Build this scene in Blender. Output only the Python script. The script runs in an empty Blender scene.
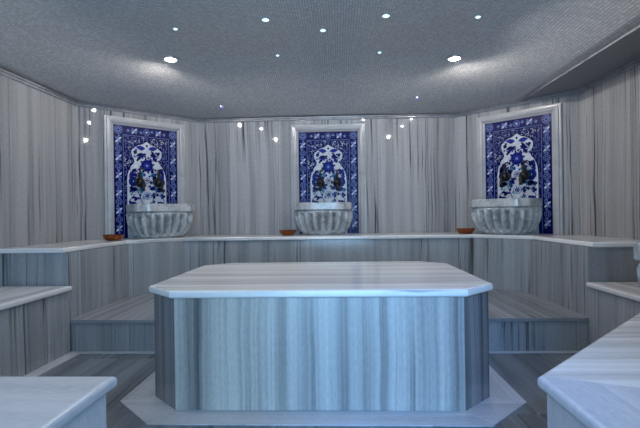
import bpy, bmesh, math, random
from mathutils import Vector, Matrix

random.seed(7)
S = bpy.context.scene
COL = S.collection
PI = math.pi

# ------------------------------------------------------------------ helpers
def link(name, bm, mats, parent=None, smooth=False):
    me = bpy.data.meshes.new(name)
    bm.to_mesh(me); bm.free()
    o = bpy.data.objects.new(name, me)
    COL.objects.link(o)
    for m in (mats if isinstance(mats, (list, tuple)) else [mats]):
        me.materials.append(m)
    if smooth:
        for p in me.polygons: p.use_smooth = True
    if parent is not None: o.parent = parent
    return o

def tag(o, label, cat, group=None):
    o['label'] = label; o['category'] = cat
    if group: o['group'] = group
    return o

def struct(o):
    o['kind'] = 'structure'; return o

def thing(name, label, cat, loc=(0, 0, 0), rz=0.0, group=None):
    o = bpy.data.objects.new(name, None)
    o.empty_display_size = .1
    o.location = loc; o.rotation_euler = (0, 0, rz)
    COL.objects.link(o)
    return tag(o, label, cat, group)

def copy_thing(root, loc, rz, label):
    """a copy of a thing, its parts and their sub-parts (mesh data shared)"""
    r = root.copy(); COL.objects.link(r)
    r.location = loc; r.rotation_euler = (0, 0, rz); r['label'] = label
    for ch in list(root.children):
        c = ch.copy(); COL.objects.link(c); c.parent = r
        for g in list(ch.children):
            d = g.copy(); COL.objects.link(d); d.parent = c
    return r

def soft_top(o, w=.012, seg=4, seam=()):
    """round only the horizontal edges, so that corners stay crisp in plan"""
    me = o.data
    at_ = me.attributes.new('bevel_weight_edge', 'FLOAT', 'EDGE')
    for e in me.edges:
        a, b = (me.vertices[i].co for i in e.vertices)
        if seam and all(min(math.hypot(c.x-p[0], c.y-p[1]) for p in seam) < .003 for c in (a, b)): continue
        if abs(a.z-b.z) < 1e-5: at_.data[e.index].value = 1.0
    m = o.modifiers.new('bevel', 'BEVEL')
    m.width = w; m.segments = seg; m.limit_method = 'WEIGHT'
    return o

def soft(o, w=.012, seg=3, ang=35):
    m = o.modifiers.new('bevel', 'BEVEL')
    m.width = w; m.segments = seg; m.limit_method = 'ANGLE'; m.angle_limit = math.radians(ang)
    m.harden_normals = False
    return o

def prism(bm, poly, z0, z1, top='x', u0=0.0, mat=0, nose=False):
    """upright prism; sides get UV (run along the edge, height), top/bottom UV in metres.
    top='x': stone streaks run along X; 'y': along Y"""
    uv = bm.loops.layers.uv.verify()
    n = len(poly)
    area = sum(poly[i][0]*poly[(i+1) % n][1]-poly[(i+1) % n][0]*poly[i][1] for i in range(n))
    if area < 0: poly = list(reversed(poly))
    b = [bm.verts.new((p[0], p[1], z0)) for p in poly]
    t = [bm.verts.new((p[0], p[1], z1)) for p in poly]
    f = bm.faces.new(t); f.material_index = mat
    g = bm.faces.new(list(reversed(b))); g.material_index = mat
    for ff in (f, g):
        for l in ff.loops:
            x, y, _ = l.vert.co
            l[uv].uv = (y+u0, x) if top == 'x' else (x+u0, y)
    d = u0
    for i in range(n):
        j = (i+1) % n
        L = (t[j].co-t[i].co).length
        q = bm.faces.new((b[i], b[j], t[j], t[i])); q.material_index = mat
        for l, c in zip(q.loops, ((d, z0), (d+L, z0), (d+L, z1), (d, z1))): l[uv].uv = (c[1]*.3+u0+.31, c[0]) if nose else c
        d += L
    return bm

def one_prism(name, poly, z0, z1, mat, parent=None, top='x', u0=0.0):
    return link(name, prism(bmesh.new(), poly, z0, z1, top, u0, 0, name == 'top_slab'), mat, parent)

def offset(poly, d, closed=True):
    """offset a CCW polygon inwards by d (negative = outwards)"""
    n = len(poly); out = []
    for i in range(n):
        p = Vector(poly[i][:2])
        if closed or 0 < i < n-1:
            a = (p-Vector(poly[i-1][:2])).normalized(); b = (Vector(poly[(i+1) % n][:2])-p).normalized()
            na = Vector((-a.y, a.x)); nb = Vector((-b.y, b.x))
            m = (na+nb); m = m/(m.dot(na))
        else:
            a = (Vector(poly[1][:2])-p).normalized() if i == 0 else (p-Vector(poly[i-1][:2])).normalized()
            m = Vector((-a.y, a.x))
        q = p+m*d
        out.append((q.x, q.y))
    return out

def sweep(bm, path, prof):
    """sweep profile [(offset inwards, z)] (closed loop) along an open CCW 2-D path"""
    uv = bm.loops.layers.uv.verify()
    rings = []
    for k, (d, z) in enumerate(prof):
        rings.append([bm.verts.new((x, y, z)) for x, y in offset(path, d, False)])
    n = len(prof)
    for k in range(n):
        a, b = rings[k], rings[(k+1) % n]
        u = 0
        for i in range(len(path)-1):
            L = (Vector(path[i+1])-Vector(path[i])).length
            f = bm.faces.new((a[i], a[i+1], b[i+1], b[i]))
            for l, c in zip(f.loops, ((u, k*.05), (u+L, k*.05), (u+L, k*.05+.05), (u, k*.05+.05))): l[uv].uv = c
            u += L
    bm.faces.new([r[0] for r in rings]); bm.faces.new([r[-1] for r in reversed(rings)])
    bmesh.ops.recalc_face_normals(bm, faces=bm.faces)
    return bm

def lathe(bm, prof, seg=32, axis='z', org=(0, 0, 0)):
    rings = []
    o = Vector(org)
    for r, h in prof:
        ring = []
        for k in range(seg):
            a = 2*PI*k/seg
            v = (r*math.cos(a), r*math.sin(a), h)
            if axis == 'y': v = (r*math.cos(a), h, r*math.sin(a))
            ring.append(bm.verts.new(o+Vector(v)))
        rings.append(ring)
    for a, b in zip(rings, rings[1:]):
        for k in range(seg):
            bm.faces.new((a[k], a[(k+1) % seg], b[(k+1) % seg], b[k]))
    bm.faces.new(list(reversed(rings[0]))); bm.faces.new(rings[-1])
    bmesh.ops.recalc_face_normals(bm, faces=bm.faces)
    return bm

def tube(bm, pts, rad, seg=12):
    pts = [Vector(p) for p in pts]
    rings = []
    for i, p in enumerate(pts):
        d = (pts[min(i+1, len(pts)-1)]-pts[max(i-1, 0)]).normalized()
        up = Vector((1, 0, 0)) if abs(d.x) < .9 else Vector((0, 1, 0))
        s = d.cross(up).normalized(); t = d.cross(s)
        r = rad[i] if isinstance(rad, (list, tuple)) else rad
        rings.append([bm.verts.new(p+s*(r*math.cos(2*PI*k/seg))+t*(r*math.sin(2*PI*k/seg))) for k in range(seg)])
    for a, b in zip(rings, rings[1:]):
        for k in range(seg): bm.faces.new((a[k], a[(k+1) % seg], b[(k+1) % seg], b[k]))
    bm.faces.new(list(reversed(rings[0]))); bm.faces.new(rings[-1])
    bmesh.ops.recalc_face_normals(bm, faces=bm.faces)
    return bm

# ------------------------------------------------------------------ materials
def new_mat(name):
    m = bpy.data.materials.new(name); m.use_nodes = True
    nt = m.node_tree
    return m, nt, nt.nodes['Principled BSDF']

def lin(r, g, b):
    f = lambda c: c/12.92 if c <= .04045 else ((c+.055)/1.055)**2.4
    return (f(r/255), f(g/255), f(b/255), 1)

class NT:
    def __init__(s, nt): s.nt = nt
    def math(s, op, a, b=None, c=None):
        n = s.nt.nodes.new('ShaderNodeMath'); n.operation = op
        for i, v in enumerate((a, b, c)):
            if v is None: continue
            if hasattr(v, 'is_linked'): s.nt.links.new(v, n.inputs[i])
            else: n.inputs[i].default_value = v
        return n.outputs[0]
    def comb(s, x, y, z):
        n = s.nt.nodes.new('ShaderNodeCombineXYZ')
        for i, v in enumerate((x, y, z)):
            if hasattr(v, 'is_linked'): s.nt.links.new(v, n.inputs[i])
            else: n.inputs[i].default_value = v
        return n.outputs[0]
    def noise(s, vec, scale=1, detail=4, rough=.55, dist=0):
        n = s.nt.nodes.new('ShaderNodeTexNoise')
        s.nt.links.new(vec, n.inputs['Vector'])
        n.inputs['Scale'].default_value = scale; n.inputs['Detail'].default_value = detail
        n.inputs['Roughness'].default_value = rough; n.inputs['Distortion'].default_value = dist
        return n.outputs['Fac']
    def ramp(s, fac, stops):
        n = s.nt.nodes.new('ShaderNodeValToRGB')
        e = n.color_ramp.elements
        while len(e) < len(stops): e.new(.5)
        for k, (p, c) in enumerate(stops):
            e[k].position = p; e[k].color = c if len(c) == 4 else (*c, 1)
        s.nt.links.new(fac, n.inputs[0]); return n.outputs[0]
    def mix(s, fac, a, b, mode='MIX'):
        n = s.nt.nodes.new('ShaderNodeMix'); n.data_type = 'RGBA'; n.blend_type = mode
        for i, v in ((0, fac), (6, a), (7, b)):
            if hasattr(v, 'is_linked'): s.nt.links.new(v, n.inputs[i])
            else: n.inputs[i].default_value = (*v, 1) if isinstance(v, tuple) and len(v) == 3 else v
        return n.outputs[2]
    def uv(s):
        n = s.nt.nodes.new('ShaderNodeUVMap'); 
        sp = s.nt.nodes.new('ShaderNodeSeparateXYZ'); s.nt.links.new(n.outputs[0], sp.inputs[0])
        return sp.outputs[0], sp.outputs[1]

def streaked(name, light, mid, dark, freq=7.0, slab=.62, vein=.5, rough=.12, seed=0.0, joint=.55, tone=.25, along=.16, spec=.5, slabv=None, bands=.5, jw=.004, lo_=.30, hi_=.60):
    """grey striped marble: bands and thin dark veins run along V, cut into slabs along U"""
    m, nt, bs = new_mat(name); N = NT(nt)
    u, v = N.uv()
    su = N.math('DIVIDE', N.math('ADD', u, 100.13+seed), slab)
    idx = N.math('FLOOR', su); fr = N.math('FRACT', su)
    if slabv:
        sv = N.math('DIVIDE', N.math('ADD', v, 100.07), slabv)
        idx = N.math('ADD', idx, N.math('MULTIPLY', N.math('FLOOR', sv), 17.3))
        fv = N.math('FRACT', sv)
    wn = nt.nodes.new('ShaderNodeTexWhiteNoise'); wn.noise_dimensions = '1D'
    nt.links.new(N.math('ADD', idx, seed), wn.inputs['W']); rnd = wn.outputs['Value']
    off = N.math('MULTIPLY', rnd, 37.0)
    # gentle waver of the streaks
    wv = N.noise(N.comb(N.math('MULTIPLY', u, 1.5), N.math('MULTIPLY', v, 1.1), off), 1, 2)
    uw = N.math('ADD', u, N.math('MULTIPLY', N.math('SUBTRACT', wv, .5), .06))
    b = N.noise(N.comb(N.math('MULTIPLY', uw, freq), N.math('MULTIPLY', v, along*1.2), off), 1, 5, .62)
    col = N.ramp(b, [(lo_, mid), (.46, tuple((x*bands+y*(1-bands)) for x, y in zip(mid, light))), (hi_, light), (.76, tuple(x*.8+y*.2 for x, y in zip(light, mid)))])
    t = N.noise(N.comb(N.math('MULTIPLY', uw, freq*3.6), N.math('MULTIPLY', v, along*3.5), N.math('ADD', off, 11.0)), 1, 3, .6)
    veins = N.ramp(t, [(.34, (1, 1, 1)), (.40, (.45, .45, .45)), (.455, (0, 0, 0)), (1, (0, 0, 0))])
    gate = N.ramp(N.noise(N.comb(N.math('MULTIPLY', u, 1.9), N.math('MULTIPLY', v, .5), N.math('ADD', off, 23.0)), 1, 2), [(.40, (0, 0, 0)), (.54, (1, 1, 1))])
    fac = N.math('MULTIPLY', N.math('MULTIPLY', veins, gate), vein)
    col = N.mix(fac, col, dark)
    g = N.noise(N.comb(N.math('MULTIPLY', u, 90), N.math('MULTIPLY', v, 30), 0.0), 1, 2)
    col = N.mix(.16, col, N.ramp(g, [(.3, (.25, .25, .25)), (.7, (.75, .75, .75))]), 'OVERLAY')
    val = N.math('ADD', N.math('MULTIPLY', N.math('SUBTRACT', rnd, .5), tone), 1.0)
    jn = N.math('MULTIPLY', N.math('LESS_THAN', fr, jw/slab), joint)
    if slabv: jn = N.math('MAXIMUM', jn, N.math('MULTIPLY', N.math('LESS_THAN', fv, jw/slabv), joint))
    val = N.math('SUBTRACT', val, jn)
    hs = nt.nodes.new('ShaderNodeHueSaturation'); nt.links.new(col, hs.inputs['Color']); nt.links.new(val, hs.inputs['Value'])
    nt.links.new(hs.outputs[0], bs.inputs['Base Color'])
    bs.inputs['Roughness'].default_value = rough
    bs.inputs['Specular IOR Level'].default_value = spec
    return m

def plain_marble(name, a, b, rough=.2, scale=9):
    m, nt, bs = new_mat(name); N = NT(nt)
    tc = nt.nodes.new('ShaderNodeTexCoord')
    n = N.noise(tc.outputs['Object'], scale, 6, .6, .8)
    nt.links.new(N.ramp(n, [(.32, a), (.66, b)]), bs.inputs['Base Color'])
    bs.inputs['Roughness'].default_value = rough
    return m

def flat(name, c, rough=.3, metal=0, noise=.0):
    m, nt, bs = new_mat(name); N = NT(nt)
    tc = nt.nodes.new('ShaderNodeTexCoord')
    n = N.noise(tc.outputs['Object'], 40, 3)
    k = .18 if metal else .08
    nt.links.new(N.ramp(n, [(.3, tuple(x*(1-k) for x in c[:3])), (.7, tuple(min(1, x*(1+k)) for x in c[:3]))]), bs.inputs['Base Color'])
    bs.inputs['Roughness'].default_value = rough; bs.inputs['Metallic'].default_value = metal
    return m

def glow(name, c, s):
    m, nt, bs = new_mat(name)
    bs.inputs['Base Color'].default_value = (.8, .8, .8, 1)
    bs.inputs['Emission Color'].default_value = c; bs.inputs['Emission Strength'].default_value = s
    return m

M_WALL = streaked('wall marble', (.36, .36, .368), (.235, .236, .245), (.03, .03, .037), freq=12, slab=.58, vein=.9, rough=.035, spec=.4, seed=3.0, tone=.22)
M_BENCH = streaked('bench marble', (.325, .35, .375), (.215, .23, .247), (.02, .02, .025), freq=9, slab=.85, vein=.8, rough=.16, seed=8.0, tone=.2)
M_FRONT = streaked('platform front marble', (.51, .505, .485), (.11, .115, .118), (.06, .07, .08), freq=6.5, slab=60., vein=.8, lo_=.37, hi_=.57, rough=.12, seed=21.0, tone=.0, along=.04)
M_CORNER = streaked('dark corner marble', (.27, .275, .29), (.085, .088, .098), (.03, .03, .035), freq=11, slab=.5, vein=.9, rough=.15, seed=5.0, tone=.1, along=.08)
M_TOP = streaked('polished top marble', (.80, .795, .80), (.48, .48, .49), (.08, .08, .1), freq=11, slab=.62, vein=.5, rough=.13, seed=13.0, tone=.12, joint=.2, along=.1)
M_LEDGE = streaked('pale ledge marble', (.58, .60, .66), (.44, .46, .52), (.2, .2, .24), freq=5, slab=1.2, vein=.15, rough=.22, seed=31.0, tone=.08, joint=.15)
M_STEP = streaked('step top marble', (.30, .31, .335), (.145, .15, .165), (.05, .05, .06), freq=11, slab=.62, vein=.5, rough=.1, seed=17.0, tone=.15, joint=.3, along=.1)
M_FLOOR = streaked('floor marble', (.19, .215, .245), (.09, .10, .115), (.03, .03, .04), freq=8, slab=.55, vein=.6, rough=.14, seed=0.52, tone=.35, joint=-.9, along=.2, slabv=.86, jw=.009)
M_BORDER = streaked('floor border marble', (.55, .57, .62), (.40, .41, .45), (.15, .15, .17), freq=6, slab=.9, vein=.2, rough=.2, seed=2.0, tone=.1)
M_TRIM = plain_marble('cornice marble', (.22, .22, .24), (.34, .34, .36), .25, 6)
M_FRAME = plain_marble('frame marble', (.34, .345, .36), (.42, .42, .435), .2, 5)
M_BASIN = plain_marble('basin marble', (.22, .235, .25), (.52, .53, .54), .18, 12)
M_BRONZE = flat('dark bronze', (.008, .007, .008), .4, .3)
M_COPPER = flat('copper', (.27, .085, .035), .25, 1)
M_CHROME = flat('lamp ring metal', (.6, .6, .62), .3, 1)

def mosaic():
    m, nt, bs = new_mat('ceiling mosaic'); N = NT(nt)
    u, v = N.uv(); P = .02
    a = N.math('DIVIDE', N.math('ADD', u, 50.0), P); b = N.math('DIVIDE', N.math('ADD', v, 50.0), P)
    wn = nt.nodes.new('ShaderNodeTexWhiteNoise'); wn.noise_dimensions = '2D'
    nt.links.new(N.comb(N.math('FLOOR', a), N.math('FLOOR', b), 0.0), wn.inputs['Vector'])
    c = N.ramp(wn.outputs['Value'], [(0, (.50, .495, .49)), (.5, (.58, .575, .57)), (1, (.68, .675, .67))])
    e = .17
    gr = N.math('MAXIMUM', N.math('LESS_THAN', N.math('FRACT', a), e), N.math('LESS_THAN', N.math('FRACT', b), e))
    nt.links.new(N.mix(gr, c, (.30, .30, .31, 1)), bs.inputs['Base Color'])
    r = N.math('ADD', N.math('MULTIPLY', gr, .4), .28)
    nt.links.new(r, bs.inputs['Roughness'])
    nm = nt.nodes.new('ShaderNodeBump'); nm.inputs['Strength'].default_value = .25; nm.inputs['Distance'].default_value = .002
    nt.links.new(N.math('ADD', N.math('SUBTRACT', 1.0, gr), N.math('MULTIPLY', wn.outputs['Value'], .5)), nm.inputs['Height'])
    nt.links.new(nm.outputs[0], bs.inputs['Normal'])
    return m
M_MOSAIC = mosaic()
M_SOFFIT = flat('soffit plaster', (.20, .20, .22), .5)

# ------------------------------------------------------------------ camera (level, turned 2.3 degrees left, a slight roll)
F = 450.0; ROLL = .0135; YAW = math.atan(18/F)
CAM = Vector((.125, 0, 1.0))
right = Vector((math.cos(YAW), math.sin(YAW), 0)); fwd = Vector((-math.sin(YAW), math.cos(YAW), 0)); up = Vector((0, 0, 1))
cx = right*math.cos(ROLL)-up*math.sin(ROLL); cy = right*math.sin(ROLL)+up*math.cos(ROLL)
cd = bpy.data.cameras.new('camera'); cam = bpy.data.objects.new('camera', cd); COL.objects.link(cam)
cd.sensor_width = 36; cd.lens = F/640*36; cd.shift_y = 1/640; cd.clip_start = .02
mw = Matrix((cx, cy, -fwd)).transposed().to_4x4(); mw.translation = CAM
cam.matrix_world = mw
S.camera = cam

# ------------------------------------------------------------------ room shell
HW = 2.15                     # top of the marble walls
ROOM = [(-2.45, -1.6), (1.23, -1.6), (1.23, 1.27), (2.43, 2.47), (2.43, 4.35), (1.51, 5.27), (-1.51, 5.27), (-2.45, 4.35)]
OUT = offset(ROOM, -.12)
def wall(name, i, z1, u0):
    j = (i+1) % len(ROOM)
    return struct(one_prism(name, [ROOM[i], ROOM[j], OUT[j], OUT[i]], 0, z1, M_WALL, u0=u0))
wall('wall_right_near', 1, 2.55, 0); wall('wall_front_right', 2, 2.55, 5.1)
wall('wall_right', 3, 2.2, 11.2); wall('wall_back_right', 4, 2.2, 23.4)
wall('wall_back', 5, 2.2, 31.3); wall('wall_back_left', 6, 2.2, 44.15); wall('wall_left', 7, 2.2, 52.0)
# the wall behind the camera, with an open doorway
bm = bmesh.new()
prism(bm, [(-2.57, -1.72), (-.62, -1.72), (-.62, -1.6), (-2.45, -1.6)], 0, 2.55, u0=70)
prism(bm, [(.78, -1.72), (1.35, -1.72), (1.23, -1.6), (.78, -1.6)], 0, 2.55, u0=74)
prism(bm, [(-.62, -1.72), (.78, -1.72), (.78, -1.6), (-.62, -1.6)], 2.1, 2.55, u0=77)
struct(link('wall_front', bm, M_WALL))
struct(one_prism('floor', OUT, -.1, 0, M_FLOOR, top='y'))

# cornice round the top of the walls
path = [ROOM[2], ROOM[3], ROOM[4], ROOM[5], ROOM[6], ROOM[7], ROOM[0]]
bm = sweep(bmesh.new(), path, [(0, 2.112), (.014, 2.112), (.018, 2.122), (.010, 2.127), (.010, 2.133), (.024, 2.138), (.026, 2.15), (0, 2.15)])
struct(link('trim_1', bm, M_TRIM))

# shallow mosaic vault
SX = 2.03                     # inner edge of the flat strip on the right
RISE, RUN = .28, 1.55
LINES = []
for a, b in (((-2.45, 0), (-2.45, 4.35)), ((-2.45, 4.35), (-1.51, 5.27)), ((-1.51, 5.27), (1.51, 5.27)), ((1.51, 5.27), (2.43, 4.35)), ((SX, 4.3), (SX, 0))):
    a = Vector(a); d = (Vector(b)-a).normalized(); LINES.append((a, Vector((d.y, -d.x))))
def vault(x, y):
    p = 1.0
    for k, (a, n) in enumerate(LINES):
        d = max(0, (Vector((x, y))-a).dot(n))
        p *= math.sin(PI/2*min(1, d/(.85 if k == 4 else RUN)))
    return 2.15+RISE*p
yk = 4.35+.92-(SX-1.51)*.92/.92
plan = [(-2.45, -1.6), (1.23, -1.6), (1.23, 1.27), (SX, SX+.04), (SX, 4.35+(2.43-SX)), (1.51, 5.27), (-1.51, 5.27), (-2.45, 4.35)]
bm = bmesh.new()
bm.faces.new([bm.verts.new((x, y, 0)) for x, y in plan])
for k in range(1, 70):
    for co, no in (((-2.45+.1*k, 0, 0), (1, 0, 0)), ((0, -1.6+.1*k, 0), (0, 1, 0))):
        bmesh.ops.bisect_plane(bm, geom=bm.verts[:]+bm.edges[:]+bm.faces[:], plane_co=co, plane_no=no)
uv = bm.loops.layers.uv.verify()
for f in bm.faces:
    for l in f.loops: l[uv].uv = (l.vert.co.x, l.vert.co.y)
for v in bm.verts: v.co.z = vault(v.co.x, v.co.y)
bmesh.ops.recalc_face_normals(bm, faces=bm.faces)
for f in bm.faces:
    if f.normal.z > 0: f.normal_flip()
c = link('ceiling', bm, M_MOSAIC, smooth=True)
md = c.modifiers.new('thick', 'SOLIDIFY'); md.thickness = .04; md.offset = -1
struct(c)
# flat strip between the vault and the right-hand wall
struct(one_prism('ceiling_right', [(SX, SX+.04), (2.43, 2.47), (2.43, 4.35), (SX, 4.35+(2.43-SX))], 2.15, 2.19, M_SOFFIT))
struct(soft(one_prism('trim_2', [(SX-.012, 2.06), (SX+.006, 2.08), (SX+.006, 4.745), (SX-.012, 4.765)], 2.143, 2.165, M_TRIM, top='y'), .004, 2))

# ------------------------------------------------------------------ floor borders
def octo(x0, x1, y0, y1, c):
    return [(x0+c, y0), (x1-c, y0), (x1, y0+c), (x1, y1-c), (x1-c, y1), (x0+c, y1), (x0, y1-c), (x0, y0+c)]
BX0, BX1, BY0, BY1, BC = -.903, .930, 2.283, 3.60, .178
base_poly = octo(BX0, BX1, BY0, BY1, BC)
bord = octo(BX0-.168, BX1+.168, BY0-.15, BY1+.11, BC+.085)
bm = bmesh.new()
inn = offset(base_poly, .01)
for i in range(8):
    j = (i+1) % 8
    prism(bm, [bord[i], bord[j], inn[j], inn[i]], 0, .006, top='y' if i in (2, 6) else 'x', u0=i*1.7)
struct(link('trim_3', bm, M_BORDER))
# pale strips along the foot of the benches and the step
SF = 3.29                     # front plane of the step and of the bench ends
bm = bmesh.new()
prism(bm, [(-1.88, 1.4), (-1.79, 1.4), (-1.79, SF-.045), (-1.88, SF)], 0, .005, top='y')
prism(bm, [(-1.88, SF), (-1.79, SF-.045), (1.81, SF-.045), (1.90, SF)], 0, .005, top='x', u0=3)
prism(bm, [(1.90, SF), (1.81, SF-.045), (1.81, 2.66), (1.90, 2.58)], 0, .005, top='y', u0=6)
struct(link('trim_4', bm, M_BORDER))

# ------------------------------------------------------------------ raised marble platform in the middle
t = thing('marble_platform', 'large eight-sided marble platform in the middle of the floor, bluish striped front', 'platform', (0, 0, 0))
inner = offset(base_poly, .03)
for i, nm in enumerate(('front_panel', 'corner_panel', 'side_panel', 'corner_panel', 'rear_panel', 'corner_panel', 'side_panel', 'corner_panel')):
    j = (i+1) % 8
    o = one_prism(nm, [base_poly[i], base_poly[j], inner[j], inner[i]], .006, .582, M_FRONT if i in (0, 2, 4, 6) else M_CORNER, t, u0=.13+i*2.0)
    soft(o, .003, 2)
    if nm == 'corner_panel': o['label'] = 'narrow dark streaked marble corner panel'
    if nm == 'front_panel': o['label'] = 'wide pale striped marble front panel'
soft_top(one_prism('top_slab', octo(BX0-.022, BX1+.02, BY0-.018, BY1+.02, BC+.005), .582, .622, M_TOP, t), .013, 4)['label'] = 'pale polished marble top with rounded edge'

# ------------------------------------------------------------------ high bench along the three far walls
A = .92
up_front = [(-1.90, SF), (-1.90, 4.27), (-1.50, 4.69), (1.50, 4.69), (1.91, 4.27), (1.91, SF)]
back = [(2.428, SF), (2.428, 4.349), (1.509, 5.268), (-1.509, 5.268), (-2.448, 4.349), (-2.448, SF)]
t = thing('marble_bench', 'high grey marble bench wrapped along the three far walls, carrying the basins', 'bench')
bm = bmesh.new(); prism(bm, up_front+back, 0, .742, u0=2.2)
link('base', bm, M_BENCH, t)
uf = [(-1.92, SF-.02), (-1.92, 4.262), (-1.508, 4.67), (1.508, 4.67), (1.93, 4.262), (1.93, SF-.02)]
ub = [(2.428, SF-.02)]+back[1:-1]+[(-2.448, SF-.02)]
soft_top(one_prism('top_slab', uf+ub, .742, .780, M_TOP, t), .012, 4)['label'] = 'pale rounded marble top slab'

# low step in front of it
t = thing('marble_step', 'low dark marble step filling the bay behind the central platform', 'step')
NB = [(1.10, SF), (1.10, 3.72), (-1.08, 3.72), (-1.08, SF)]
NT2 = [(1.115, SF-.015), (1.115, 3.73), (-1.095, 3.73), (-1.095, SF-.015)]
sf = [(-1.895, SF)]+NB[::-1]+[(1.905, SF), (1.905, 4.265), (1.495, 4.685), (-1.495, 4.685), (-1.895, 4.265)]
one_prism('base', sf, 0, .215, M_BENCH, t, u0=40.3)
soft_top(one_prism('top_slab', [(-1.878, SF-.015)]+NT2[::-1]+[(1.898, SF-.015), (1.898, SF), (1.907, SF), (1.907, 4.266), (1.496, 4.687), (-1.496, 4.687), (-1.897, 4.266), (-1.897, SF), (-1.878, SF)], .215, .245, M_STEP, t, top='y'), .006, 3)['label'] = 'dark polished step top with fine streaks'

# side benches at seat height
def bench(name, label, poly, top_poly, u0, mat_b, mat_t, top='y', z1=.5):
    t = thing(name, label, 'bench')
    one_prism('base', poly, 0, z1-.04, mat_b, t, u0=u0)
    soft_top(one_prism('top_slab', top_poly, z1-.04, z1, mat_t, t, top=top), .015, 4)
    return t
bench('marble_bench', 'mid-height marble seat along the left wall, below the high bench end', [(-2.448, 1.408), (-1.88, 1.408), (-1.88, SF-.003), (-2.448, SF-.003)],
      [(-2.448, 1.408), (-1.855, 1.408), (-1.855, SF-.022), (-2.448, SF-.022)], 61.4, M_BENCH, M_TOP)
bench('marble_bench', 'mid-height marble seat along the right wall, partly behind the pale foreground bench', [(2.428, SF-.003), (1.90, SF-.003), (1.90, 2.575), (2.428, 2.575)],
      [(2.428, SF-.022), (1.88, SF-.022), (1.88, 2.575), (2.428, 2.575)], 67.2, M_BENCH, M_TOP)
bench('marble_bench', 'pale square-ended marble bench at the bottom left of the photo', [(-2.448, -1.59), (-.608, -1.59), (-.608, 1.38), (-2.448, 1.38)],
      [(-2.448, -1.59), (-.583, -1.59), (-.583, 1.402), (-2.448, 1.402)], 3.1, M_LEDGE, M_LEDGE, 'x')
# right foreground bench: two mitred top slabs on an angled base
t = thing('marble_bench', 'pale angled marble bench at the bottom right of the photo', 'bench')
one_prism('base', [(.755, -1.59), (1.228, -1.59), (1.228, 1.272), (2.424, 2.468), (2.424, 2.571), (1.90, 2.571), (.755, 1.40)], 0, .46, M_LEDGE, t, u0=9.3)
soft_top(one_prism('top_slab', [(.728, -1.59), (1.228, -1.59), (1.228, 1.194), (.728, 1.402)], .46, .5, M_LEDGE, t, top='y'), .015, 4, ((1.228, 1.194), (.728, 1.402)))
soft_top(one_prism('top_slab', [(.729, 1.4035), (1.228, 1.196), (1.228, 1.272), (2.424, 2.468), (2.424, 2.571), (1.885, 2.571)], .46, .5, M_TOP, t), .015, 4, ((.729, 1.4035), (1.228, 1.196)))['label'] = 'greyer top slab of the angled arm'

# ------------------------------------------------------------------ tiled wall panels with marble frames
GLAZE = {}
def glaze(n, c):
    m, nt, bs = new_mat('glaze '+n); N = NT(nt)
    tc = nt.nodes.new('ShaderNodeTexCoord')
    f = N.noise(tc.outputs['Object'], 25, 3)
    nt.links.new(N.ramp(f, [(.3, tuple(x*.85 for x in c)), (.7, tuple(x*1.12 for x in c))]), bs.inputs['Base Color'])
    bs.inputs['Roughness'].default_value = .25
    bs.inputs['Specular IOR Level'].default_value = .08
    return m
TILE = [glaze('cobalt', (.003, .0038, .075)), glaze('white', (.50, .53, .60)), glaze('pale blue', (.12, .17, .38)),
        glaze('mid blue', (.013, .022, .22)), glaze('navy', (.004, .005, .05)), glaze('turquoise', (.06, .22, .36))]
BLUE, WHITE, PALE, MID, NAVY, TURQ = range(6)
PW, PZ0, PZ1 = .345, .784, 1.972

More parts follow.
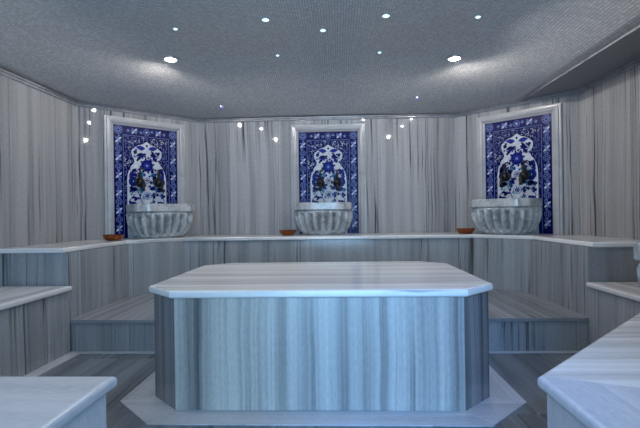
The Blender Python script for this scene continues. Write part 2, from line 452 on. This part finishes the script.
def field_mesh():
    bm = bmesh.new()
    lay = [0]
    def poly(pts, mat, lift):
        y = -.012-.00035*lift
        vs = [bm.verts.new((x, y, z)) for x, z in pts]
        f = bm.faces.new(vs); f.material_index = mat
        f.normal_update()
        if f.normal.y > 0: f.normal_flip()
    def ell(x, z, a, b, rot, mat, lift, n=14):
        c, s = math.cos(rot), math.sin(rot)
        poly([(x+a*math.cos(t)*c-b*math.sin(t)*s, z+a*math.cos(t)*s+b*math.sin(t)*c) for t in (2*PI*k/n for k in range(n))], mat, lift)
    def leaf(x, z, L, w, rot, mat, lift):
        c, s = math.cos(rot), math.sin(rot)
        pts = [(0, 0), (L*.25, w*.8), (L*.55, w), (L*.85, w*.45), (L, 0), (L*.85, -w*.45), (L*.55, -w), (L*.25, -w*.8)]
        poly([(x+p*c-q*s, z+p*s+q*c) for p, q in pts], mat, lift)
    def line(pts, w, mat, lift):
        for (x0, z0), (x1, z1) in zip(pts, pts[1:]):
            d = math.hypot(x1-x0, z1-z0) or 1e-6
            nx, nz = -(z1-z0)/d*w/2, (x1-x0)/d*w/2
            ex, ez = (x1-x0)/d*w*.3, (z1-z0)/d*w*.3
            poly([(x0-ex+nx, z0-ez+nz), (x1+ex+nx, z1+ez+nz), (x1+ex-nx, z1+ez-nz), (x0-ex-nx, z0-ez-nz)], mat, lift)
    def rosette(x, z, r, cols, n=8, lift=4):
        ell(x, z, r, r, 0, cols[0], lift, 24)
        ell(x, z, r*.84, r*.84, 0, cols[1], lift+1, 24)
        for k in range(n): leaf(x+r*.2*math.cos(2*PI*k/n), z+r*.2*math.sin(2*PI*k/n), r*.58, r*.17, 2*PI*k/n, cols[2], lift+2)
        ell(x, z, r*.24, r*.24, 0, cols[3], lift+3)
    def floret(x, z, r, a, mat, lift, n=5):
        for k in range(n): leaf(x, z, r, r*.3, a+2*PI*k/n, mat, lift)
    # body of the panel
    v0 = [bm.verts.new(p) for p in ((-PW, 0, PZ0), (PW, 0, PZ0), (PW, 0, PZ1), (-PW, 0, PZ1))]
    v1 = [bm.verts.new((v.co.x, -.012, v.co.z)) for v in v0]
    bm.faces.new(v1)
    for i in range(4): bm.faces.new((v0[i], v0[(i+1) % 4], v1[(i+1) % 4], v1[i]))
    bmesh.ops.recalc_face_normals(bm, faces=bm.faces)
    # border: rosettes and white leaf crosses
    bw = .098; bx = PW-bw/2; bz = PZ1-bw/2
    def cross(x, z, s, ver):
        for k in range(4): leaf(x, z, .042*s, .010*s, PI/4+k*PI/2, PALE if k % 2 else WHITE, 3)
        for k in (0, 1): leaf(x, z, .04, .008, k*PI+(PI/2 if ver else 0), PALE, 4)
    for sx in (-1, 1):
        rosette(sx*bx, bz, .044, (PALE, BLUE, PALE, BLUE), 8)
        z = bz-.105; k = 0
        while z > PZ0+.03:
            if k % 2 == 0: cross(sx*bx, z, 1.05, True)
            else: rosette(sx*bx, z, .034, (PALE, BLUE, PALE, BLUE), 6)
            for dz in (-.045, .045): floret(sx*bx+random.uniform(-.02, .02), z+dz, .014, random.random(), PALE, 3, 4)
            z -= .093; k += 1
        cross(sx*.13, bz, 1.0, False)
        for dx in (.06, .195): floret(sx*dx, bz+random.uniform(-.015, .015), .02, random.random(), PALE, 3, 5)
    rosette(0, bz, .036, (PALE, BLUE, PALE, WHITE), 6)
    # thin lines on both sides of the inner edge of the border
    ix, iz = PW-bw, PZ1-bw
    for d, m_, w in ((0, PALE, .006), (-.016, NAVY, .008)):
        line([(-ix-d, PZ0), (-ix-d, iz+d), (ix+d, iz+d), (ix+d, PZ0)], w, m_, 2)
    # filigree on the blue spandrels
    x = -ix+.025
    for r in range(27):
        for c in range(14):
            x = -ix+.028+c*(2*ix-.056)/13; z = iz-.026-r*.027
            x += random.uniform(-.008, .008); z += random.uniform(-.008, .008)
            a0 = random.uniform(0, 2*PI)
            pts = [(x+.014*math.cos(a0+t*.5)*(1-t*.06), z+.014*math.sin(a0+t*.5)*(1-t*.06)) for t in range(8)]
            line(pts,   .0056, PALE if random.random() < .75 else WHITE, 3)
    # white ogee field
    half = [(0, 1.822), (.022, 1.806), (.05, 1.788), (.085, 1.778), (.118, 1.762), (.142, 1.738), (.160, 1.725), (.166, 1.69), (.158, 1.655),
            (.140, 1.625), (.134, 1.600), (.145, 1.575), (.172, 1.545), (.19, 1.51), (.205, 1.46), (.212, 1.40), (.212, PZ0)]
    outl = half+[(-x, z) for x, z in reversed(half[1:])]
    big = [(x*1.05, z+.012) if z > PZ0 else (x*1.05, z) for x, z in outl]
    def fan(pts, mat, lift):
        y = -.012-.00035*lift
        R = [p for p in pts[:len(half)]]
        for (xa, za), (xb, zb) in zip(R, R[1:]):
            q = [(-xa, za), (xa, za), (xb, zb), (-xb, zb)] if xa > 1e-6 else [(0, za), (xb, zb), (-xb, zb)]
            poly(q, mat, lift)
    fan(big, NAVY, 5); fan(outl, WHITE, 6)
    for sgn in (-1, 1):
        L = 8
        # head of the arch: split leaves and scrolls
        leaf(sgn*.015, 1.742, .105, .024, PI/2-sgn*(PI/2-.15), MID, L); leaf(sgn*.03, 1.685, .09, .022, PI/2-sgn*(PI/2+.25), BLUE, L)
        ell(sgn*.125, 1.70, .022, .016, sgn*.6, BLUE, L); leaf(sgn*.06, 1.655, .07, .015, PI/2-sgn*(PI/2+.7), BLUE, L)
        line([(sgn*.01, 1.65), (sgn*.05, 1.66), (sgn*.10, 1.645), (sgn*.13, 1.66)], .008, MID, L+1)
        # vines
        line([(sgn*.03, PZ0+.1), (sgn*.07, 1.0), (sgn*.05, 1.15), (sgn*.10, 1.28), (sgn*.17, 1.34), (sgn*.15, 1.46), (sgn*.09, 1.52), (sgn*.03, 1.56)], .009, MID, L)
        line([(sgn*.20, 1.0), (sgn*.15, 1.08), (sgn*.19, 1.18), (sgn*.13, 1.25)], .008, MID, L)
        # side flowers
        rosette(sgn*.145, 1.385, .052, (BLUE, MID, BLUE, TURQ), 7, L+1)
        rosette(sgn*.15, 1.12, .05, (BLUE, MID, BLUE, WHITE), 7, L+1)
        leaf(sgn*.17, 1.48, .075, .017, PI/2+sgn*.9, BLUE, L); leaf(sgn*.185, 1.42, .07, .018, PI/2+sgn*.4, MID, L)
        leaf(sgn*.06, 1.40, .07, .02, PI/2-sgn*.6, BLUE, L); leaf(sgn*.02, 1.30, .08, .018, PI/2-sgn*1.1, MID, L)
        leaf(sgn*.10, 1.30, .07, .02, PI/2-sgn*1.4, BLUE, L); leaf(sgn*.19, 1.27, .07, .018, PI/2+sgn*.8, BLUE, L)
        leaf(sgn*.03, 1.44, .06, .016, PI/2-sgn*.9, TURQ, L)
        leaf(sgn*.06, 1.0, .08, .02, PI/2-sgn*.9, BLUE, L); leaf(sgn*.19, 1.0, .08, .02, PI/2+sgn*.6, MID, L)
        for k in range(70):
            x = random.uniform(.02, .195); z = random.uniform(.95, 1.52)
            floret(sgn*x, z, random.uniform(.015, .026), random.random()*6, random.choice((BLUE, MID, BLUE, MID, TURQ)), L)
        for k in range(16):
            floret(sgn*random.uniform(.01, .14), random.uniform(1.60, 1.74), random.uniform(.010, .018), random.random()*6, random.choice((BLUE, MID)), L)
    rosette(0, 1.56, .066, (MID, BLUE, MID, PALE), 8, 9)
    for k in range(8): leaf(.058*math.cos(k*PI/4+.2), 1.56+.060*math.sin(k*PI/4+.2), .028, .012, k*PI/4+.2, BLUE, 9)
    ell(0, 1.775, .011, .014, 0, BLUE, 9)
    rosette(0, 1.235, .045, (TURQ, WHITE, MID, BLUE), 7, 9); rosette(0, 1.40, .034, (BLUE, WHITE, MID, BLUE), 6, 9)
    # a fine white joint round each ceramic tile
    return bm

def frame_mesh():
    """stepped moulding on three sides; local X along the wall, -Y into the room"""
    bm = bmesh.new()
    OW, OZ = .44, 2.055
    prof = [(0, 0), (0, .022), (.008, .028), (.022, .028), (.026, .040), (.048, .046), (.070, .040), (.076, .026), (.088, .022), (.095, .014), (.095, 0)]
    rings = []
    for d, h in prof:
        rings.append([bm.verts.new(p) for p in ((-OW+d, -h, .782), (-OW+d, -h, OZ-d*.88), (OW-d, -h, OZ-d*.88), (OW-d, -h, .782))])
    for a, b in zip(rings, rings[1:]):
        for i in range(3): bm.faces.new((a[i], a[i+1], b[i+1], b[i]))
    for i in range(3): bm.faces.new((rings[-1][i], rings[-1][i+1], rings[0][i+1], rings[0][i]))
    bm.faces.new([r[0] for r in rings]); bm.faces.new([r[3] for r in reversed(rings)])
    bmesh.ops.recalc_face_normals(bm, faces=bm.faces)
    return bm

DIAG = math.atan2(.92, .94)
uL = Vector((-.94, -.92)).normalized(); uR = Vector((.92, -.92)).normalized()
SITES = {  # wall point at the panel axis, rotation of the panel
    'centre': (Vector((.02, 5.27)), 0.0),
    'left': (Vector((-1.51, 5.27))+uL*.625, DIAG),
    'right': (Vector((1.51, 5.27))+uR*.70, -PI/4)}
def at(site, lx, ly, z=0):
    p, r = SITES[site]
    return (p.x+lx*math.cos(r)-ly*math.sin(r), p.y+lx*math.sin(r)+ly*math.cos(r), z)

WHERE = {'centre': 'far wall, between the other two panels', 'left': 'left angled wall', 'right': 'right angled wall'}
p0, r0 = SITES['centre']
t = thing('tile_panel', 'blue and white floral tile panel in a marble frame on the far centre wall', 'tile panel', at('centre', 0, -.001), r0, 'framed tile panels behind the basins')
f = field_mesh(); link('tile_field', f, TILE, t)['label'] = 'cobalt blue and white glazed tiles with arch and flowers'
o = link('frame_moulding', frame_mesh(), M_FRAME, t); o['label'] = 'pale stepped marble frame'
for s_ in ('left', 'right'):
    copy_thing(t, at(s_, 0, -.001), SITES[s_][1], 'blue and white floral tile panel in a marble frame on the %s' % WHERE[s_])

# ------------------------------------------------------------------ taps
def make_tap(label, loc, rz):
    t = thing('water_tap', label, 'tap', loc, rz, 'pairs of dark taps on the tile panels')
    bm = bmesh.new()
    lathe(bm, [(.004, 0), (.040, 0), (.042, -.006), (.034, -.012), (.016, -.016), (.014, -.05), (.004, -.052)], 24, 'y')
    link('mounting_plate', bm, M_BRONZE, t, True)
    bm = lathe(bmesh.new(), [(.006, -.062), (.030, -.058), (.046, -.040), (.050, -.016), (.044, .006), (.028, .030), (.017, .044), (.014, .066), (.020, .076), (.018, .090), (.010, .100), (.004, .104)], 20, 'z', (0, -.066, 0))
    link('body', bm, M_BRONZE, t, True)
    bm = bmesh.new()
    tube(bm, [(0, -.066, .100), (0, -.066, .125)], [.008, .007], 10)
    tube(bm, [(-.012, -.066, .118), (.012, -.068, .130), (.034, -.072, .138), (.046, -.074, .126)], [.008, .009, .008, .006], 10)
    link('handle', bm, M_BRONZE, t, True)
    bm = tube(bmesh.new(), [(0, -.085, -.02), (0, -.115, -.022), (0, -.140, -.034), (0, -.150, -.06), (0, -.150, -.085), (0, -.150, -.11)], [.018, .017, .016, .015, .015, .019], 14)
    link('spout', bm, M_BRONZE, t, True)
    return t
TZ = 1.385
tp = make_tap('left one of the two dark bronze taps on the far centre tile panel', at('centre', -.092, -.018, TZ), 0)
copy_thing(tp, at('centre', .10, -.018, TZ), 0, 'right one of the two dark bronze taps on the far centre tile panel')
for s_ in ('left', 'right'):
    for q, lx in (('left', -.10), ('right', .10)):
        copy_thing(tp, at(s_, lx, -.018, TZ), SITES[s_][1], '%s one of two dark bronze taps on the %s angled wall' % (q, s_))

# ------------------------------------------------------------------ fluted marble basins
def sup(th, a, b, e):
    c, s = math.cos(th), math.sin(th)
    r = (abs(c/a)**e+abs(s/b)**e)**(-1/e)
    return r*c, r*s
def basin_shell():
    bm = bmesh.new()
    NF = 13; NT_ = NF*10
    a, b = .330, .375
    prof = []
    H = .262
    for k in range(25):                      # fluted body
        h = k/24
        r = .70+.30*(math.sin(PI/2*min(1, (h+.02)/.80)))**.8
        if h > .9: r -= .03*((h-.9)/.1)**.7
        prof.append((r, .012+h*H, h))
    rings = []
    for r, z, h in prof:
        ring = []
        for k in range(NT_+1):
            f = k/NT_; th = PI*f
            w = abs(math.sin(PI*f*NF))            # 0 in the grooves
            lobe = w**.85
            top = .84+.13*lobe                    # rounded tops of the flutes
            m = 0 if h > top or h < .05 else min(1, (h-.05)/.12)*min(1, ((top-h)/.12))**.6
            x, y = sup(th, a*r, b*(r*.92+.055), 3.4)
            g = 1-.24*m*(1-lobe)+.02*m
            ring.append(bm.verts.new((x*g, -y*g, z)))
        rings.append(ring)
    for A_, B_ in zip(rings, rings[1:]):
        for k in range(NT_): bm.faces.new((A_[k], A_[k+1], B_[k+1], B_[k]))
        bm.faces.new((A_[NT_], A_[0], B_[0], B_[NT_]))
    bm.faces.new(rings[0]); bm.faces.new(rings[-1])
    bmesh.ops.recalc_face_normals(bm, faces=bm.faces)
    return bm
def rim_mesh():
    """thick rim with squared, chamfered corners and the hollow of the bowl"""
    bm = bmesh.new(); n = 64; rings = []
    a, b = .326, .372
    for d, z in ((.006, .274), (.0, .282), (.0, .350), (.006, .357), (.042, .357), (.050, .350), (.085, .20), (.15, .13), (.20, .12)):
        ring = []
        for k in range(n+1):
            x, y = sup(PI*k/n, a-d, b-d, 5.0)
            x = max(-(a-d), min(a-d, x))
            cut = (a-d)+(b-d)-.11
            s = abs(x)+y
            if s > cut:
                e = (s-cut)/2; x -= math.copysign(e, x); y -= e
            back_y = 0 if z > .27 and d < .01 else min(d, .05)
            ring.append(bm.verts.new((x, -max(y, back_y), z)))
        rings.append(ring)
    for A_, B_ in zip(rings, rings[1:]):
        for k in range(n): bm.faces.new((A_[k], A_[k+1], B_[k+1], B_[k]))
        bm.faces.new((A_[n], A_[0], B_[0], B_[n]))
    bm.faces.new(rings[0]); bm.faces.new(rings[-1])
    bmesh.ops.recalc_face_normals(bm, faces=bm.faces)
    return bm
def foot_mesh():
    bm = bmesh.new(); n = 40; rings = []
    for s, z in ((.76, 0), (.77, .004), (.77, .011), (.74, .014)):
        rings.append([bm.verts.new((sup(PI*k/n, .325*s, .33*s, 2.5)[0], -max(0, sup(PI*k/n, .325*s, .33*s, 2.5)[1]), z)) for k in range(n+1)])
    for A_, B_ in zip(rings, rings[1:]):
        for k in range(n): bm.faces.new((A_[k], A_[k+1], B_[k+1], B_[k]))
        bm.faces.new((A_[n], A_[0], B_[0], B_[n]))
    bm.faces.new(rings[0]); bm.faces.new(rings[-1])
    bmesh.ops.recalc_face_normals(bm, faces=bm.faces)
    return bm
bz = .7805
ba = thing('marble_basin', 'fluted grey marble basin below the far centre tile panel', 'basin', at('centre', -.062, -.05, bz), 0, 'fluted marble basins')
link('fluted_bowl', basin_shell(), M_BASIN, ba, True)
o = link('rim', rim_mesh(), M_BASIN, ba); soft(o, .003, 2, 30)
o = link('foot', foot_mesh(), M_BASIN, ba)
copy_thing(ba, at('left', .085, -.05, bz), DIAG, 'fluted grey marble basin below the tile panel of the left angled wall')
copy_thing(ba, at('right', -.064, -.05, bz), -PI/4, 'fluted grey marble basin below the tile panel of the right angled wall')
copy_thing(ba, (1.874, 1.998, .5005), PI/4+PI, 'bluish fluted marble basin cut off by the right edge of the photo')

# ------------------------------------------------------------------ copper bowls
bm = lathe(bmesh.new(), [(.004, 0), (.050, 0), (.068, .006), (.084, .022), (.093, .044), (.101, .052), (.101, .056), (.093, .054), (.080, .030), (.064, .012), (.030, .009), (.024, .014), (.012, .021), (.003, .022)], 40)
bw = link('copper_bowl', bm, M_COPPER, None, True)
GB = 'shallow copper bowls on the high bench'
tag(bw, 'shallow copper bowl left of the far centre basin', 'bowl', GB); bw.location = at('centre', -.455, -.28, .7805)
for s_, lx, ly in (('left', -.46, -.34), ('right', -.42, -.33)):
    c = bw.copy(); COL.objects.link(c); c.location = at(s_, lx, ly, .7805); c.rotation_euler = (0, 0, SITES[s_][1])
    c['label'] = 'shallow copper bowl left of the basin on the %s angled wall' % s_

# ------------------------------------------------------------------ lamps in the vault
def pix_on_vault(x, y):
    dx, dy = x-320, y-215
    u = dx*math.cos(ROLL)-dy*math.sin(ROLL); v = dx*math.sin(ROLL)+dy*math.cos(ROLL)
    d = (right*u+fwd*F-up*v).normalized(); tt = .5
    while tt < 12:
        p = CAM+d*tt
        if p.z > vault(p.x, p.y): break
        tt += .004
    return p
G_WARM = glow('halogen lens', (1, .97, .93, 1), 25)
G_CYAN = glow('cool white lens', (.50, .98, 1, 1), 2.0)
G_BLUE = glow('dim blue lens', (.10, .12, 1, 1), .9)
def lamp(label, px, py, r, lens_mat, power, col, group, size=.016, pos=None):
    p = Vector((*pos, vault(*pos))) if pos else pix_on_vault(px, py)
    t = thing('ceiling_spotlight', label, 'ceiling light', p, 0, group)
    bm = lathe(bmesh.new(), [(r*.9, -.004), (r*1.45, -.006), (r*1.55, .0), (r*1.45, .02), (r*.9, .02)], 24)
    link('trim_ring', bm, M_CHROME, t, True)
    bm = lathe(bmesh.new(), [(r*.2, -.010), (r*.7, -.009), (r, -.004), (r*.95, .01)], 20)
    link('lens', bm, lens_mat, t, True)
    if power:
        ld = bpy.data.lights.new('lamp', 'SPOT'); ld.energy = power; ld.color = col; ld.shadow_soft_size = size
        ld.spot_size = math.radians(179); ld.spot_blend = .10
        lo = bpy.data.objects.new('lamp', ld); COL.objects.link(lo); lo.location = p-Vector((0, 0, .03))
    return t
K = .57
WARM, COOL = (1, .945, .90), (1, .96, .93)
GL = 'small cool white ceiling spots'
lamp('large bright white spotlight in the vault towards the left angled wall', 170.5, 59.5, .052, G_WARM, 30*K, WARM, 'large bright ceiling spots')
lamp('large bright white spotlight in the vault towards the right angled wall', 454.5, 58.5, .052, G_WARM, 30*K, WARM, 'large bright ceiling spots')
lamp('bluish spotlight at the left end of the middle row of three', 265.5, 19.5, .026, G_CYAN, 12*K, COOL, GL)
lamp('bluish spotlight in the middle of the row of three', 323, 30, .022, G_CYAN, 12*K, COOL, GL)
lamp('bluish spotlight at the right end of the middle row of three', 386, 15.5, .026, G_CYAN, 12*K, COOL, GL)
lamp('tiny spotlight just above the large bright left spotlight', 175.5, 28.5, .016, G_CYAN, 8*K, COOL, GL)
lamp('tiny spotlight above and right of the large bright right spotlight', 478, 16.5, .019, G_CYAN, 8*K, COOL, GL)
lamp('tiny spotlight below the left bluish spotlight of the middle row', 277.5, 55, .015, G_CYAN, 8*K, COOL, GL)
lamp('tiny spotlight below the right bluish spotlight of the middle row', 379.5, 52, .015, G_CYAN, 8*K, COOL, GL)
lamp('dim blue light near the cornice, left of the centre tile panel', 222, 107, .022, G_BLUE, 0, WARM, 'dim blue ceiling spots')
lamp('dim blue light near the cornice, right of the centre tile panel', 417, 98, .022, G_BLUE, 0, WARM, 'dim blue ceiling spots')

# two more bright spots just above the frame; their reflections show in the polished far wall
for x, side in ((-1.0, 'left'), (1.06, 'right')):
    lamp('bright white ceiling spotlight high above the %s front corner of the platform' % side, 0, 0, .040, G_WARM, 30*K, WARM, 'large bright ceiling spots', pos=(x, 2.34))
# unseen fill spots without fittings, added to light the near end of the room
for x, y, e, c_ in ((-1.2, .6, 16, COOL), (.2, .5, 14, COOL)):
    ld = bpy.data.lights.new('lamp', 'SPOT'); ld.energy = e; ld.color = c_; ld.shadow_soft_size = .08; ld.spot_size = math.radians(160); ld.spot_blend = .6
    lo = bpy.data.objects.new('lamp', ld); COL.objects.link(lo); lo.location = (x, y, vault(x, y)-.03)
# blue coloured lamp high on the right, behind the camera, aimed at the platform
ld = bpy.data.lights.new('blue lamp', 'SPOT'); ld.energy = 270; ld.color = (.10, .36, 1); ld.shadow_soft_size = .1; ld.spot_size = math.radians(30); ld.spot_blend = .9
lo = bpy.data.objects.new('blue lamp', ld); COL.objects.link(lo); lo.location = (.38, -.9, 2.1)
lo.rotation_euler = (Vector((.56, 2.28, .28))-lo.location).to_track_quat('-Z', 'Y').to_euler()

# daylight through the doorway behind the camera
ld = bpy.data.lights.new('doorway daylight', 'AREA'); ld.shape = 'RECTANGLE'; ld.size = 1.38; ld.size_y = 2.06
ld.cycles.is_portal = True
lo = bpy.data.objects.new('doorway daylight', ld); COL.objects.link(lo)
lo.location = (.08, -1.68, 1.05); lo.rotation_euler = (math.radians(90), 0, 0)

w = bpy.data.worlds.new('world'); S.world = w; w.use_nodes = True
w.node_tree.nodes['Background'].inputs[0].default_value = (.34, .66, 1, 1)
w.node_tree.nodes['Background'].inputs[1].default_value = 12.5

S.view_settings.view_transform = 'Standard'; S.view_settings.look = 'None'
S.view_settings.exposure = 0.0; S.view_settings.gamma = 1; S.view_settings.use_curve_mapping = False
